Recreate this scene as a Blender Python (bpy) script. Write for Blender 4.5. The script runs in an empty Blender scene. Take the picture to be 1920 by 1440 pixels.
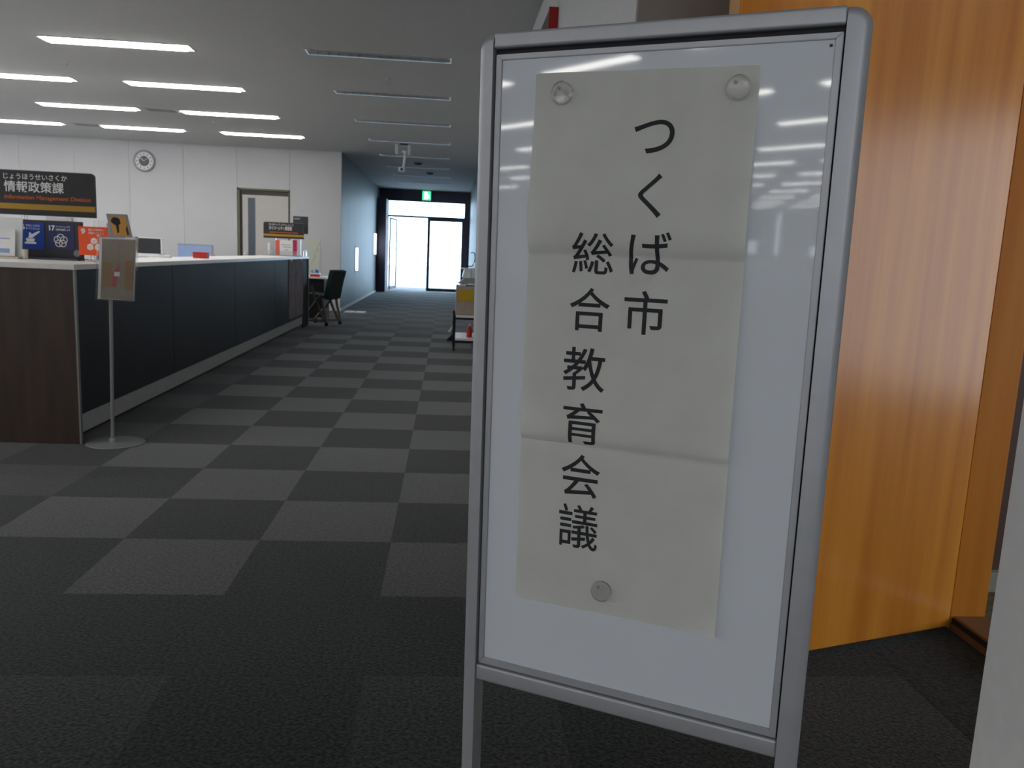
import bpy, bmesh, math, random
from mathutils import Matrix, Vector
random.seed(7)
S = bpy.context.scene
COL = S.collection
PI = math.pi

# ------------------------------------------------------------------ camera
cd = bpy.data.cameras.new('camera')
cam = bpy.data.objects.new('camera', cd)
COL.objects.link(cam)
F, YAW, PITCH, ROLL, CH = 1505.71, .0849, .1596, .0448, 1.1254
cd.sensor_fit = 'HORIZONTAL'
cd.sensor_width = 36
cd.lens = F / 1920 * 36
cd.clip_start = .02
cy, sy, cp, sp, cr, sr = math.cos(YAW), math.sin(YAW), math.cos(PITCH), math.sin(PITCH), math.cos(ROLL), math.sin(ROLL)
_r = Vector((cy, -sy, 0)); _f = Vector((sy * cp, cy * cp, -sp)); _u = _r.cross(_f)
_r2 = _r * cr + _u * sr; _u2 = -_r * sr + _u * cr
cam.matrix_world = Matrix(((_r2.x, _u2.x, -_f.x, 0), (_r2.y, _u2.y, -_f.y, 0), (_r2.z, _u2.z, -_f.z, CH), (0, 0, 0, 1)))
cd.dof.use_dof = True
cd.dof.focus_distance = 1.25
cd.dof.aperture_fstop = 13
S.camera = cam

# ------------------------------------------------------------------ world, exposure
S.view_settings.view_transform = 'Standard'
S.view_settings.look = 'None'
S.view_settings.gamma = 1
S.view_settings.exposure = 0
S.view_settings.use_curve_mapping = False
W = bpy.data.worlds.new('world'); S.world = W; W.use_nodes = True
bg = W.node_tree.nodes['Background']
SKY = 7.5
bg.inputs[0].default_value = (.56, .78, 1, 1)
bg.inputs[1].default_value = SKY
TUBE = 20.5            # strength of the lit ceiling tubes
FILL = 2.9             # strength of the added fill glass behind the camera, put in as unseen fill
SIDE_FILL = 1.15           # strength of the side window shades, unseen and added as fill

# ------------------------------------------------------------------ helpers
def lin(h):
    h = h.lstrip('#')
    c = [int(h[i:i + 2], 16) / 255 for i in (0, 2, 4)]
    return tuple(x / 12.92 if x <= .04045 else ((x + .055) / 1.055) ** 2.4 for x in c)

MATS = {}
def mat(name, color, rough=.5, metal=0, noise=0, scale=20, stretch=(1, 1, 1), color2=None, bump=0, bscale=None, emit=0, trans=0, ior=1.45, coat=0, crough=.05, sheen=0, alpha=1, spec=.5):
    if name in MATS: return MATS[name]
    if isinstance(color, str): color = lin(color)
    if isinstance(color2, str): color2 = lin(color2)
    m = bpy.data.materials.new(name); m.use_nodes = True
    nt = m.node_tree; b = nt.nodes['Principled BSDF']
    b.inputs['Base Color'].default_value = (*color, 1)
    b.inputs['Roughness'].default_value = rough
    b.inputs['Metallic'].default_value = metal
    b.inputs['IOR'].default_value = ior
    b.inputs['Transmission Weight'].default_value = trans
    b.inputs['Coat Weight'].default_value = coat
    b.inputs['Coat Roughness'].default_value = crough
    b.inputs['Sheen Weight'].default_value = sheen
    b.inputs['Sheen Roughness'].default_value = .35
    b.inputs['Alpha'].default_value = alpha
    b.inputs['Specular IOR Level'].default_value = spec
    if emit:
        b.inputs['Emission Color'].default_value = (*color, 1)
        b.inputs['Emission Strength'].default_value = emit
    if noise or bump:
        tc = nt.nodes.new('ShaderNodeTexCoord'); mp = nt.nodes.new('ShaderNodeMapping')
        mp.inputs['Scale'].default_value = stretch
        nt.links.new(tc.outputs['Object'], mp.inputs['Vector'])
    if noise:
        nz = nt.nodes.new('ShaderNodeTexNoise'); nz.inputs['Scale'].default_value = scale; nz.inputs['Detail'].default_value = 5
        nt.links.new(mp.outputs[0], nz.inputs['Vector'])
        rp = nt.nodes.new('ShaderNodeValToRGB')
        c2 = color2 if color2 else tuple(min(1, c * (1 + noise)) for c in color)
        c1 = color if color2 else tuple(c * (1 - noise) for c in color)
        rp.color_ramp.elements[0].color = (*c1, 1); rp.color_ramp.elements[1].color = (*c2, 1)
        rp.color_ramp.elements[0].position = .32; rp.color_ramp.elements[1].position = .68
        nt.links.new(nz.outputs['Fac'], rp.inputs['Fac'])
        nt.links.new(rp.outputs['Color'], b.inputs['Base Color'])
    if bump:
        nb = nt.nodes.new('ShaderNodeTexNoise'); nb.inputs['Scale'].default_value = bscale or scale; nb.inputs['Detail'].default_value = 4
        nt.links.new(mp.outputs[0], nb.inputs['Vector'])
        bp = nt.nodes.new('ShaderNodeBump'); bp.inputs['Strength'].default_value = bump; bp.inputs['Distance'].default_value = .004
        nt.links.new(nb.outputs['Fac'], bp.inputs['Height'])
        nt.links.new(bp.outputs['Normal'], b.inputs['Normal'])
    MATS[name] = m
    return m

def new(): return bmesh.new()

def box(bm, x0, x1, y0, y1, z0, z1, bev=0, seg=2):
    x0, x1 = min(x0, x1), max(x0, x1); y0, y1 = min(y0, y1), max(y0, y1); z0, z1 = min(z0, z1), max(z0, z1)
    t = bmesh.new()
    bmesh.ops.create_cube(t, size=1)
    bmesh.ops.transform(t, verts=t.verts, matrix=Matrix.Translation(((x0 + x1) / 2, (y0 + y1) / 2, (z0 + z1) / 2)) @ Matrix.Diagonal((x1 - x0, y1 - y0, z1 - z0, 1)))
    if bev:
        bmesh.ops.bevel(t, geom=t.edges[:], offset=min(bev, .49 * min(x1 - x0, y1 - y0, z1 - z0)), segments=seg, affect='EDGES', profile=.6)
    merge(bm, t); return bm

def merge(bm, t, M=None):
    me = bpy.data.meshes.new('tmp'); t.to_mesh(me); t.free()
    if M: me.transform(M)
    bm.from_mesh(me); bpy.data.meshes.remove(me)

def cyl(bm, p0, p1, r, seg=16, r2=None, bev=0):
    p0, p1 = Vector(p0), Vector(p1); d = p1 - p0
    t = bmesh.new()
    bmesh.ops.create_cone(t, cap_ends=True, cap_tris=False, segments=seg, radius1=r, radius2=r if r2 is None else r2, depth=d.length)
    if bev:
        es = [e for e in t.edges if abs(e.verts[0].co.z - e.verts[1].co.z) < 1e-6]
        bmesh.ops.bevel(t, geom=es, offset=bev, segments=3, affect='EDGES')
    q = Vector((0, 0, 1)).rotation_difference(d.normalized()).to_matrix().to_4x4()
    merge(bm, t, Matrix.Translation((p0 + p1) / 2) @ q); return bm

def tube(bm, pts, r, seg=10):
    """one swept tube through the points"""
    pts = [Vector(p) for p in pts]; rings = []
    for i, p in enumerate(pts):
        d = (pts[min(i + 1, len(pts) - 1)] - pts[max(i - 1, 0)]).normalized()
        a = Vector((0, 0, 1)) if abs(d.z) < .9 else Vector((1, 0, 0))
        u = d.cross(a).normalized(); v = d.cross(u)
        rings.append([bm.verts.new(p + (u * math.cos(2 * PI * k / seg) + v * math.sin(2 * PI * k / seg)) * r) for k in range(seg)])
    for a, b in zip(rings, rings[1:]):
        for k in range(seg): bm.faces.new((a[k], a[(k + 1) % seg], b[(k + 1) % seg], b[k]))
    bm.faces.new(rings[0]); bm.faces.new(rings[-1][::-1]); return bm

def lathe(bm, prof, c=(0, 0, 0), seg=40):
    rings = []
    for r, z in prof:
        rings.append([bm.verts.new((c[0] + r * math.cos(2 * PI * k / seg), c[1] + r * math.sin(2 * PI * k / seg), c[2] + z)) for k in range(seg)])
    for a, b in zip(rings, rings[1:]):
        for k in range(seg): bm.faces.new((a[k], a[(k + 1) % seg], b[(k + 1) % seg], b[k]))
    bm.faces.new(rings[0][::-1]); bm.faces.new(rings[-1]); return bm

def prism(bm, pts, a0, a1, axis='y', bev=0):
    """2D outline extruded between a0 and a1 along the axis"""
    def P(p, a):
        return {'y': (p[0], a, p[1]), 'x': (a, p[0], p[1]), 'z': (p[0], p[1], a)}[axis]
    t = bmesh.new()
    A = [t.verts.new(P(p, a0)) for p in pts]; B = [t.verts.new(P(p, a1)) for p in pts]
    n = len(pts)
    t.faces.new(A); t.faces.new(B[::-1])
    for k in range(n): t.faces.new((A[k], B[k], B[(k + 1) % n], A[(k + 1) % n]))
    if bev: bmesh.ops.bevel(t, geom=t.edges[:], offset=bev, segments=3, affect='EDGES', clamp_overlap=True)
    merge(bm, t); return bm

WM = {}
def put(name, bm, m, parent=None, smooth=False, world=True, loc=None):
    """link a bmesh as ONE object; coordinates in bm are world ones unless world=False"""
    bmesh.ops.recalc_face_normals(bm, faces=bm.faces[:])
    if isinstance(bm, bmesh.types.BMesh):
        me = bpy.data.meshes.new(name); bm.to_mesh(me); bm.free()
    o = bpy.data.objects.new(name, me); COL.objects.link(o)
    base = WM[parent.name] if parent else Matrix()
    if parent: o.parent = parent
    if world:
        # keep the piece's own origin at its centre, in the parent's frame
        me.transform(base.inverted())
    vs = [v.co for v in me.vertices]
    c = Vector([(min(v[i] for v in vs) + max(v[i] for v in vs)) / 2 for i in range(3)]) if loc is None else Vector(loc)
    if parent or loc is not None or not parent:
        me.transform(Matrix.Translation(-c)); o.location = c
    WM[o.name] = base @ Matrix.Translation(c)
    if m: me.materials.append(m)
    if smooth:
        for p in me.polygons: p.use_smooth = True
        try: me.set_sharp_from_angle(angle=math.radians(40))
        except Exception: pass
    return o

def tag(o, label, cat, group=None):
    o['label'] = label; o['category'] = cat
    if group: o['group'] = group
    return o

def thing(name, label, cat, loc=(0, 0, 0), M=None, group=None):
    o = bpy.data.objects.new(name, None); COL.objects.link(o)
    mw = M if M is not None else Matrix.Translation(loc)
    o.matrix_world = mw; WM[o.name] = mw
    o.empty_display_size = .1
    return tag(o, label, cat, group)

def struct(name, bm, m, parent=None, smooth=False):
    o = put(name, bm, m, parent, smooth)
    if not parent: o['kind'] = 'structure'
    return o

def sroot(name, loc=(0, 0, 0)):
    o = bpy.data.objects.new(name, None); COL.objects.link(o); o.location = loc
    WM[o.name] = Matrix.Translation(loc); o['kind'] = 'structure'; return o

def dup(root, loc, label, group=None):
    """a copy of a thing with copies of its parts"""
    r = root.copy(); COL.objects.link(r); r.location = loc
    WM[r.name] = Matrix.Translation(loc)
    r['label'] = label
    if group: r['group'] = group
    for ch in list(root.children):
        c = ch.copy(); COL.objects.link(c); c.parent = r
        for g in list(ch.children):
            d = g.copy(); COL.objects.link(d); d.parent = c
    return r

def glyphs(s, bold=0, res=4):
    cu = bpy.data.curves.new('t', 'FONT'); cu.body = s; cu.size = 1; cu.offset = bold; cu.resolution_u = res
    o = bpy.data.objects.new('t', cu); COL.objects.link(o)
    dg = bpy.context.evaluated_depsgraph_get(); dg.update()
    me = bpy.data.meshes.new_from_object(o.evaluated_get(dg))
    bpy.data.objects.remove(o); bpy.data.curves.remove(cu)
    bm = bmesh.new(); bm.from_mesh(me); bpy.data.meshes.remove(me)
    bmesh.ops.remove_doubles(bm, verts=bm.verts[:], dist=1e-6)
    return bm

def fit2(bm, x0, x1, z0, z1, skew=0):
    xs = [v.co.x for v in bm.verts]; ys = [v.co.y for v in bm.verts]
    a, b, c, d = min(xs), max(xs), min(ys), max(ys)
    for v in bm.verts:
        ty = (v.co.y - c) / (d - c)
        v.co = Vector((x0 + (v.co.x - a) / (b - a) * (x1 - x0) + skew * (ty - .5), 0, z0 + ty * (z1 - z0)))
    return bm

def text(name, s, m, parent, x0, x1, z0, z1, y, bold=0, skew=0, M=None, thick=.0006):
    """writing on a plane that faces -Y at depth y (world), or local to matrix M"""
    bm = fit2(glyphs(s, bold), x0, x1, z0, z1, skew)
    for v in bm.verts: v.co.y = y - thick
    if M is not None: bmesh.ops.transform(bm, verts=bm.verts, matrix=M)
    return put(name, bm, m, parent)

# ------------------------------------------------------------------ materials
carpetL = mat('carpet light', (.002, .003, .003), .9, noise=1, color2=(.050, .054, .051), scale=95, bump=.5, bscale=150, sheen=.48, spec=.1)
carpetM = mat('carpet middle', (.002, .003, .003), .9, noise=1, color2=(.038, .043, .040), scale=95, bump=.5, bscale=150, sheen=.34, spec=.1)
carpetD = mat('carpet dark', (.001, .002, .002), .9, noise=1, color2=(.030, .036, .034), scale=95, bump=.5, bscale=150, sheen=.26, spec=.1)
ceilM = mat('ceiling board', (.62, .62, .61), .9, noise=.04, scale=60)
wallM = mat('office wall panel', (.56, .56, .575), .55, noise=.015, scale=3)
whiteM = mat('painted white wall', (.60, .60, .60), .7, noise=.03, scale=30, bump=.15, bscale=260)
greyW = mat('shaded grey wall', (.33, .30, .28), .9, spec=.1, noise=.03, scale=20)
corrM = mat('brushed grey wall panel', (.115, .13, .14), .5, metal=.1, noise=.12, scale=14, stretch=(8, 8, .3))
seamM = mat('dark joint', (.05, .05, .05), .8, noise=.1)
darkF = mat('dark bronze frame', (.085, .075, .11), .6, noise=.1, scale=8)  # tone lifted and tinted to stand in for glare from the exit
alu = mat('satin aluminium', (.40, .41, .435), .48, metal=.5, noise=.03, scale=40)
aluD = mat('satin aluminium inner trim', (.42, .43, .46), .5, metal=.5, noise=.05, scale=12)
groove = mat('black groove', (.01, .01, .015), .7, noise=.1)
board = mat('glossy whiteboard', (.58, .615, .665), .5, coat=1, crough=.035, noise=.01, scale=3, spec=.4)
paper = mat('paper', (.86, .86, .82), .9, noise=.03, scale=14)
inkM = mat('black ink', (.018, .018, .022), .8, noise=.1)
clearM = mat('clear plastic', (.95, .96, .95), .06, trans=.96, ior=1.49, noise=.01)
glassM = mat('glass', (.97, .99, 1), .0, trans=1, ior=1.02, noise=.005)
woodM = mat('orange wood veneer', (.50, .165, .012), .6, noise=1, color2=(.68, .28, .03), scale=2.2, stretch=(7, 7, .35), coat=.6, crough=.2, spec=.15)
woodJ = mat('orange wood jamb', (.50, .165, .012), .55, noise=1, color2=(.62, .24, .028), scale=2.5, stretch=(7, 7, .35), coat=.12, crough=.3, spec=.2)
sillM = mat('threshold wood', lin('#7a5a3c'), .45, noise=.2, scale=20, stretch=(1, .2, 1))
roomC = mat('patterned brown carpet', lin('#4a3f2c'), .95, noise=1, color2=lin('#7a6a4c'), scale=34, bump=.6)
brownW = mat('dark brown panel', lin('#4c3226'), .6, noise=.12, scale=6)
skirtM = mat('grey skirting', lin('#8c8c7c'), .6, noise=.05)
ctrM = mat('dark wood laminate', lin('#3a2c26'), .38, noise=.25, scale=6, stretch=(3, 3, .4))
ctrF = mat('near black front laminate', lin('#1e2026'), .55, noise=.15, scale=5, spec=.3)
topM = mat('grey counter laminate', lin('#eceae6'), .32, noise=.03, scale=40)
kickM = mat('grey kick band', lin('#a8aaa8'), .5, noise=.06)
edgeM = mat('metal edge strip', lin('#8a8a86'), .4, metal=.6, noise=.05)
signK = mat('black sign face', lin('#24242a'), .5, noise=.06)
signY = mat('yellow stripe', lin('#b48a20'), .5, noise=.04)
printW = mat('white print', (.85, .85, .85), .6, noise=.01)
printO = mat('orange print', lin('#d4681c'), .6, noise=.03)
sd9 = mat('orange card', lin('#f4561e'), .5, noise=.03)
sd17 = mat('navy card', lin('#232c5c'), .5, noise=.03)
sd16 = mat('blue card', lin('#1440a0'), .5, noise=.03)
stackG = mat('dark grey display board', lin('#3c3c44'), .6, noise=.06)
whiteP = mat('white plastic', (.75, .76, .78), .4, noise=.02)
cream = mat('cream plastic', lin('#d8d2bc'), .5, noise=.03)
screenM = mat('dark screen', lin('#26292c'), .2, noise=.05)
blueP = mat('pale blue partition', lin('#8ea6cc'), .8, noise=.05, bump=.2)
redP = mat('red plastic', lin('#c02c20'), .4, noise=.05)
pinkP = mat('magenta card', lin('#b02450'), .6, noise=.05)
coralP = mat('coral card', lin('#e2604c'), .6, noise=.05)
greyP = mat('grey plastic', lin('#8c8c90'), .5, noise=.05)
amber = mat('amber card', lin('#c48a14'), .5, noise=.1, scale=10)
postG = mat('poster taupe', lin('#7a6e5a'), .45, noise=.12, scale=9)
postB = mat('poster gold brown', lin('#7a5410'), .45, noise=.2, scale=8)
postL = mat('poster pale', lin('#7a7464'), .5, noise=.05)
kraft = mat('cardboard', lin('#a4958a'), .8, noise=.06, scale=12)
yellowP = mat('yellow label', lin('#b8961c'), .6, noise=.08)
blackM = mat('black metal', (.010, .010, .012), .6, noise=.1, spec=.25)
chairG = mat('dark green shell', lin('#14302c'), .5, noise=.1)
chairT = mat('grey brown tube', lin('#6e6864'), .4, metal=.4, noise=.05)
blueI = mat('blue plastic', lin('#2c78b8'), .4, noise=.05)
mauve = mat('plastic sleeve with mauve sheet', lin('#8c8286'), .75, noise=.2, scale=8, spec=.15)
troughM = mat('lamp reflector', (.72, .73, .74), .3, metal=.3, noise=.01)
louvM = mat('louver blade', (.34, .34, .34), .5, noise=.03)
tubeOn = mat('lit diffuser', (1, .97, .93), .5, emit=TUBE, noise=0)
tubeOff = mat('unlit tube', (.5, .51, .52), .3, noise=.01)
exitG = mat('lit green exit panel', (.05, .8, .35), .5, emit=1.6)
exitW = mat('lit white exit figure', (.75, 1, .85), .5, emit=1.8)
shadeM = mat('daylit window shade', (.80, .88, 1), .6, emit=SIDE_FILL)
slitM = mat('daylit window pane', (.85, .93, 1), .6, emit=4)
clearT = mat('thin clear acrylic', (.97, .97, .97), .12, trans=.98, ior=1.12, noise=.01)
groundM = mat('pale terrace paving', (.55, .58, .62), .8, noise=.05, scale=2)
steelM = mat('brushed steel plate', (.75, .77, .8), .35, metal=.6, noise=.03)
olive = mat('olive door frame', lin('#6c6a5c'), .6, noise=.05)
doorG = mat('light grey door leaf', lin('#c4c0bc'), .6, noise=.02)
slitG = mat('dark slit glass', lin('#4c5664'), .3, noise=.05)
capG = mat('door frame shadow gap', lin('#4a4844'), .7, noise=.05)
redS = mat('deep red sign', lin('#a01410'), .5, noise=.05)

# ------------------------------------------------------------------ floor
CEIL = 2.743
X0, Y0, TS = -.689, 1.513, .5
fl = struct('floor', box(new(), -20, 1.80, -27, 24.9, -.08, -.006), carpetD)
def local_tile(m):
    bm = new(); box(bm, -TS / 2 + .0003, TS / 2 - .0003, -TS / 2 + .0003, TS / 2 - .0003, -.006, 0)
    me = bpy.data.meshes.new('carpet_tile'); bm.to_mesh(me); bm.free(); me.materials.append(m); return me
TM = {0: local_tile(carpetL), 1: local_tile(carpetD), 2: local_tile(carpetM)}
rest = {0: new(), 1: new(), 2: new()}
cnt = 0
fb = WM[fl.name].inverted()
for j in range(-31, 47):
    for i in range(-21, 5):
        x, y = X0 + TS * (i + .5), Y0 + TS * (j + .5)
        if x + .25 > 1.645: continue
        k = 1 if (i + j) % 2 == 0 else 0
        if j == 1 and i in (0, -2): k = 1
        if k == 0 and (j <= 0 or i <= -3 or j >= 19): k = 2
        vis = (y > 1.2 and y < 14.2 and x < .35 + .5 * y and x > -.62 * y - .9) and not (x < -2.3 and y > 4.3)
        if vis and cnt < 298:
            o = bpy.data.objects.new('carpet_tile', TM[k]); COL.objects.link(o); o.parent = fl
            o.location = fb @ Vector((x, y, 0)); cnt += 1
        else:
            box(rest[k], x - .2497, x + .2497, y - .2497, y + .2497, -.006, 0)
for k, m in ((0, carpetL), (1, carpetD), (2, carpetM)):
    if not rest[k].verts: continue
    o = put('carpet_tiles', rest[k], m, fl); o['kind'] = 'stuff'
struct('exterior_ground', box(new(), -30, 30, 24.9, 60, -.1, -.012), groundM)

# ------------------------------------------------------------------ ceiling with recesses for the lamps
HL, HW = .61, .095
lit_cols = [-2.85, -4.6, -6.35, -8.1, -9.85, -11.6, -13.35, -15.1, -16.85, -18.6]
FARR = [-13.5, -15.6, -17.7, -19.8, -22.0, -24.2]
lit_rows = [12.83, 11.0, 9.2, 7.42, 5.58, 3.74, 1.9, .06, -1.78, -3.4, -5.4, -7.35, -9.5, -11.4] + FARR
off_rows = [5.43, 7.27, 9.0, 10.87, 12.68, 14.6, 16.44, 18.3, 20.0, 3.6, 1.75]
LIT = [(x, y) for y in lit_rows for x in lit_cols if not (x == -2.85 and -2 < y < 4) and not (x < -10 and y > -6) and not (x < -13 and y > -9) and not (x > -7 and y < -12) and not (x > -11 and y < -19)]
lamps = [(x, y, 1) for x, y in LIT] + [(-.64, y, 0) for y in off_rows]
bm = new()
def ceil_band(x0, x1, ya, yb, holes):
    """rectangular band of ceiling with rectangular holes (x, y) cut out"""
    ys = sorted(holes, key=lambda h: h[1]); cur = ya
    rows = sorted(set(h[1] for h in holes))
    for ry in rows:
        box(bm, x0, x1, cur, ry - HW, CEIL, CEIL + .12)
        c = x0
        for hx, hy in sorted(h for h in holes if h[1] == ry):
            box(bm, c, hx - HL, ry - HW, ry + HW, CEIL, CEIL + .12); c = hx + HL
        box(bm, c, x1, ry - HW, ry + HW, CEIL, CEIL + .12)
        cur = ry + HW
    box(bm, x0, x1, cur, yb, CEIL, CEIL + .12)
ceil_band(-20, -1.6, -27, -4.2, [(x, y) for x, y, k in lamps if k and y < -4.2])
ceil_band(-11, -1.6, -4.2, 14.6, [(x, y) for x, y, k in lamps if k and y > -4.2])
ceil_band(-1.6, .3, -27, 22.6, [(x, y) for x, y, k in lamps if not k])
box(bm, .3, 1.8, -27, 22.6, CEIL, CEIL + .12)
box(bm, -2.1, -1.6, 14.6, 22.6, CEIL, CEIL + .12)
struct('ceiling', bm, ceilM)

# ------------------------------------------------------------------ far office wall (panels) and its door
YW = 14.52
wf = struct('wall_far', box(new(), -11, -2.08, YW + .055, YW + .25, 0, CEIL), seamM)
edges = [-2.772 - .893 * k for k in range(10)]
DX0, DX1, DZ = -3.655, -2.785, 2.055
def panel(parent, x0, x1, z0, z1):
    put('wall_panel', box(new(), x0 + .002, x1 - .002, YW, YW + .05, z0, z1), wallM, parent)
panel(wf, -2.772, -1.892, .0, CEIL)
for k in range(9):
    a, b = edges[k + 1], edges[k]
    if k == 0: panel(wf, a, b, DZ, CEIL)
    else: panel(wf, a, b, .0, CEIL)
dr = sroot('door_1', (-3.22, YW, 0))
b_ = new(); box(b_, DX0, DX0 + .035, YW - .012, YW + .054, 0, DZ); box(b_, DX1 - .012, DX1, YW - .012, YW + .054, 0, DZ); box(b_, DX0, DX1, YW - .012, YW + .054, DZ - .03, DZ)
put('door_frame', b_, olive, dr)
put('door_head', box(new(), DX0 + .035, DX1 - .012, YW + .02, YW + .054, DZ - .11, DZ - .03), capG, dr)  # shade under the door header put in as a dark strip
lf = put('door_leaf', box(new(), DX0 + .075, DX1 - .012, YW + .015, YW + .05, .01, DZ - .11, .003), doorG, dr)
put('door_gap', box(new(), DX0 + .035, DX0 + .075, YW + .03, YW + .054, 0, DZ - .11), capG, dr)
put('slit_window', box(new(), DX0 + .17, DX0 + .29, YW + .008, YW + .0145, .45, DZ - .16), slitG, dr)
b_ = new(); cyl(b_, (DX0 + .12, YW + .015, .93), (DX0 + .12, YW - .03, .93), .012); box(b_, DX0 + .10, DX0 + .145, YW - .04, YW - .025, .915, .945, .004); cyl(b_, (DX0 + .12, YW + .015, .84), (DX0 + .12, YW - .0, .84), .025)
put('door_handle', b_, steelM, dr, True)

# clock
ck = thing('wall_clock', 'round white wall clock with a dark dial centre, high on the far office wall', 'clock', (-5.194, YW, 2.415))
M = Matrix.Translation((-5.194, YW, 2.415)) @ Matrix.Rotation(PI / 2, 4, 'X')
def disc(prof, mtx):
    b = new(); lathe(b, prof); bmesh.ops.transform(b, verts=b.verts, matrix=mtx); return b
put('clock_case', disc([(.165, 0), (.178, .01), (.178, .035), (.165, .045), (.150, .040), (.148, .02)], M), alu, ck, True)
put('clock_face', disc([(.147, .0), (.147, .024)], M), whiteP, ck)
put('dial_centre', disc([(.085, .0241), (.085, .027)], M), screenM, ck)
for k in range(12):
    b_ = new(); a = k * PI / 6; r = .118
    box(b_, -5.194 + r * math.sin(a) - .008, -5.194 + r * math.sin(a) + .008, YW - .0265, YW - .0242, 2.415 + r * math.cos(a) - .010, 2.415 + r * math.cos(a) + .010)
    put('hour_mark', b_, inkM, ck)
b_ = new(); prism(b_, [(-5.198, 2.41), (-5.188, 2.415), (-5.135, 2.462), (-5.142, 2.468)], YW - .030, YW - .0275); prism(b_, [(-5.199, 2.412), (-5.190, 2.419), (-5.255, 2.475), (-5.262, 2.468)], YW - .030, YW - .0275)
put('clock_hands', b_, cream, ck)

# ------------------------------------------------------------------ left corridor wall (glossy panels)
wl = struct('wall_left', box(new(), -2.08, -1.902, YW + .002, 22.5, 0, CEIL), seamM)
ye = [YW, 15.55, 16.60, 17.60, 18.60, 19.62, 20.65, 21.6]
for a, b in zip(ye, ye[1:]):
    put('wall_panel', box(new(), -1.901, -1.89, a + .003, b - .003, .05, CEIL), corrM, wl)
struct('baseboard_left', box(new(), -1.901, -1.882, YW, 21.6, 0, .05), mat('white skirting', (.8, .82, .84), .5, noise=.02))
for n_, (a, b, z0, z1) in enumerate([(16.75, 17.22, .66, 1.12), (20.75, 21.45, .98, 1.50)]):  # bright reflections on the panels, put in as glowing framed panes
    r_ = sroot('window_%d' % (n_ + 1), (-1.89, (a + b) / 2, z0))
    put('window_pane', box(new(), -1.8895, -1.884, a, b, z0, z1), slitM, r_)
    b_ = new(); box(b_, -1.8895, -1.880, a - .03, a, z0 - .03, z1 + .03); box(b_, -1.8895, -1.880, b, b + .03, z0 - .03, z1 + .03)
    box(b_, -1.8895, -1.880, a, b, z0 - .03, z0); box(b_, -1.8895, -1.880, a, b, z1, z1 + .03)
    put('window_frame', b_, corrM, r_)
struct('wall_rear', (lambda b: (box(b, -20, 1.8, -27.2, -27, 0, CEIL), box(b, -20.2, -20, -27, -4.2, 0, CEIL), box(b, -20, -11, -4.2, -4.0, 0, CEIL), b)[3])(new()), whiteM)
struct('wall_entrance', (lambda b: (box(b, -1.25, -.95, -3.2, -3.0, 0, CEIL), box(b, .85, .999, -3.2, -3.0, 0, CEIL), box(b, -.95, .85, -3.2, -3.0, 2.40, CEIL), box(b, -.95, .85, -3.2, -3.0, 0, .90), b)[4])(new()), whiteM)  # unseen wall and glowing pane added as frontal fill light
wn = sroot('window_7', (-.05, -3.1, .9))
put('window_pane', box(new(), -.95, .85, -3.12, -3.10, .90, 2.40), mat('daylit window glass', (.90, .95, 1), .6, emit=FILL), wn)
put('window_frame', (lambda b: (box(b, -.95, .85, -3.09, -3.05, .90, .94), box(b, -.07, -.03, -3.09, -3.05, .94, 2.40), box(b, -.95, -.91, -3.09, -3.05, .94, 2.40), box(b, .81, .85, -3.09, -3.05, .94, 2.40), b)[4])(new()), alu, wn)
struct('wall_side', (lambda b: (box(b, -11.2, -11, -4.0, 14.6, 0, .85), box(b, -11.2, -11, -4.0, 14.6, 2.5, CEIL), [box(b, -11.2, -11, -14 + 4.7 * k, -13.6 + 4.7 * k, .85, 2.5) for k in range(4, 7)], box(b, -11.2, -11, -4.0, .5, .85, 2.5), b)[3])(new()), whiteM)
for k in range(3, 6):  # unseen windows with glowing shades, added to light the ceiling
    r_ = sroot('window_%d' % (k + 8), (-11.1, -11.45 + 4.7 * k, .85))
    put('window_shade', box(new(), -11.12, -11.10, -13.6 + 4.7 * k, -9.3 + 4.7 * k, .85, 2.5), shadeM, r_)
    put('window_frame', box(new(), -11.098, -11.06, -11.47 + 4.7 * k, -11.43 + 4.7 * k, .85, 2.5), alu, r_)

# ------------------------------------------------------------------ right corridor wall, return wall, pier
RX = .555
wr = struct('wall_right', box(new(), RX, .75, 2.605, 22.6, 0, CEIL), whiteM)
for k in range(6):
    put('wall_panel', box(new(), RX - .012, RX - .0005, 15.6 + k, 16.594 + k, .05, CEIL), corrM, wr)
struct('wall_return', (lambda b: (box(b, RX + .001, .7505, 2.58, 2.6045, 0, CEIL), box(b, .7505, 1.756, 2.58, 2.75, 0, CEIL), box(b, 1.64, 1.756, 2.3301, 2.5799, 0, CEIL), b)[3])(new()), greyW)
struct('wall_pier', (lambda b: (box(b, 1.0, 1.8, .5, 1.297, 0, CEIL, .004), box(b, 1.0, 1.15, -27, .4999, 0, CEIL), box(b, 1.62, 1.757, 1.2971, 2.33, 2.16, CEIL), b)[3])(new()), whiteM)

# ------------------------------------------------------------------ doorway on the right with its open leaf
d2 = sroot('door_2', (1.7, 1.8, 0))
put('door_jamb', box(new(), 1.6395, 1.757, 2.305, 2.3295, .001, 2.16, .002), woodJ, d2)
put('door_jamb', box(new(), 1.6395, 1.757, 1.2975, 1.33, .001, 2.16, .002), woodJ, d2)
put('door_lintel', box(new(), 1.6395, 1.757, 1.33, 2.305, 2.125, 2.1595, .002), woodJ, d2)
th = put('threshold', box(new(), 1.652, 1.757, 1.33, 2.3045, .001, .044, .003), sillM, d2)
put('threshold_riser', box(new(), 1.640, 1.6515, 1.33, 2.3045, .0005, .022, .001), mat('red brown riser', lin('#6b4834'), .5, noise=.1, scale=12), d2)
put('threshold_groove', box(new(), 1.646, 1.6515, 1.33, 2.3045, .0225, .036), groove, d2)
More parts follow.
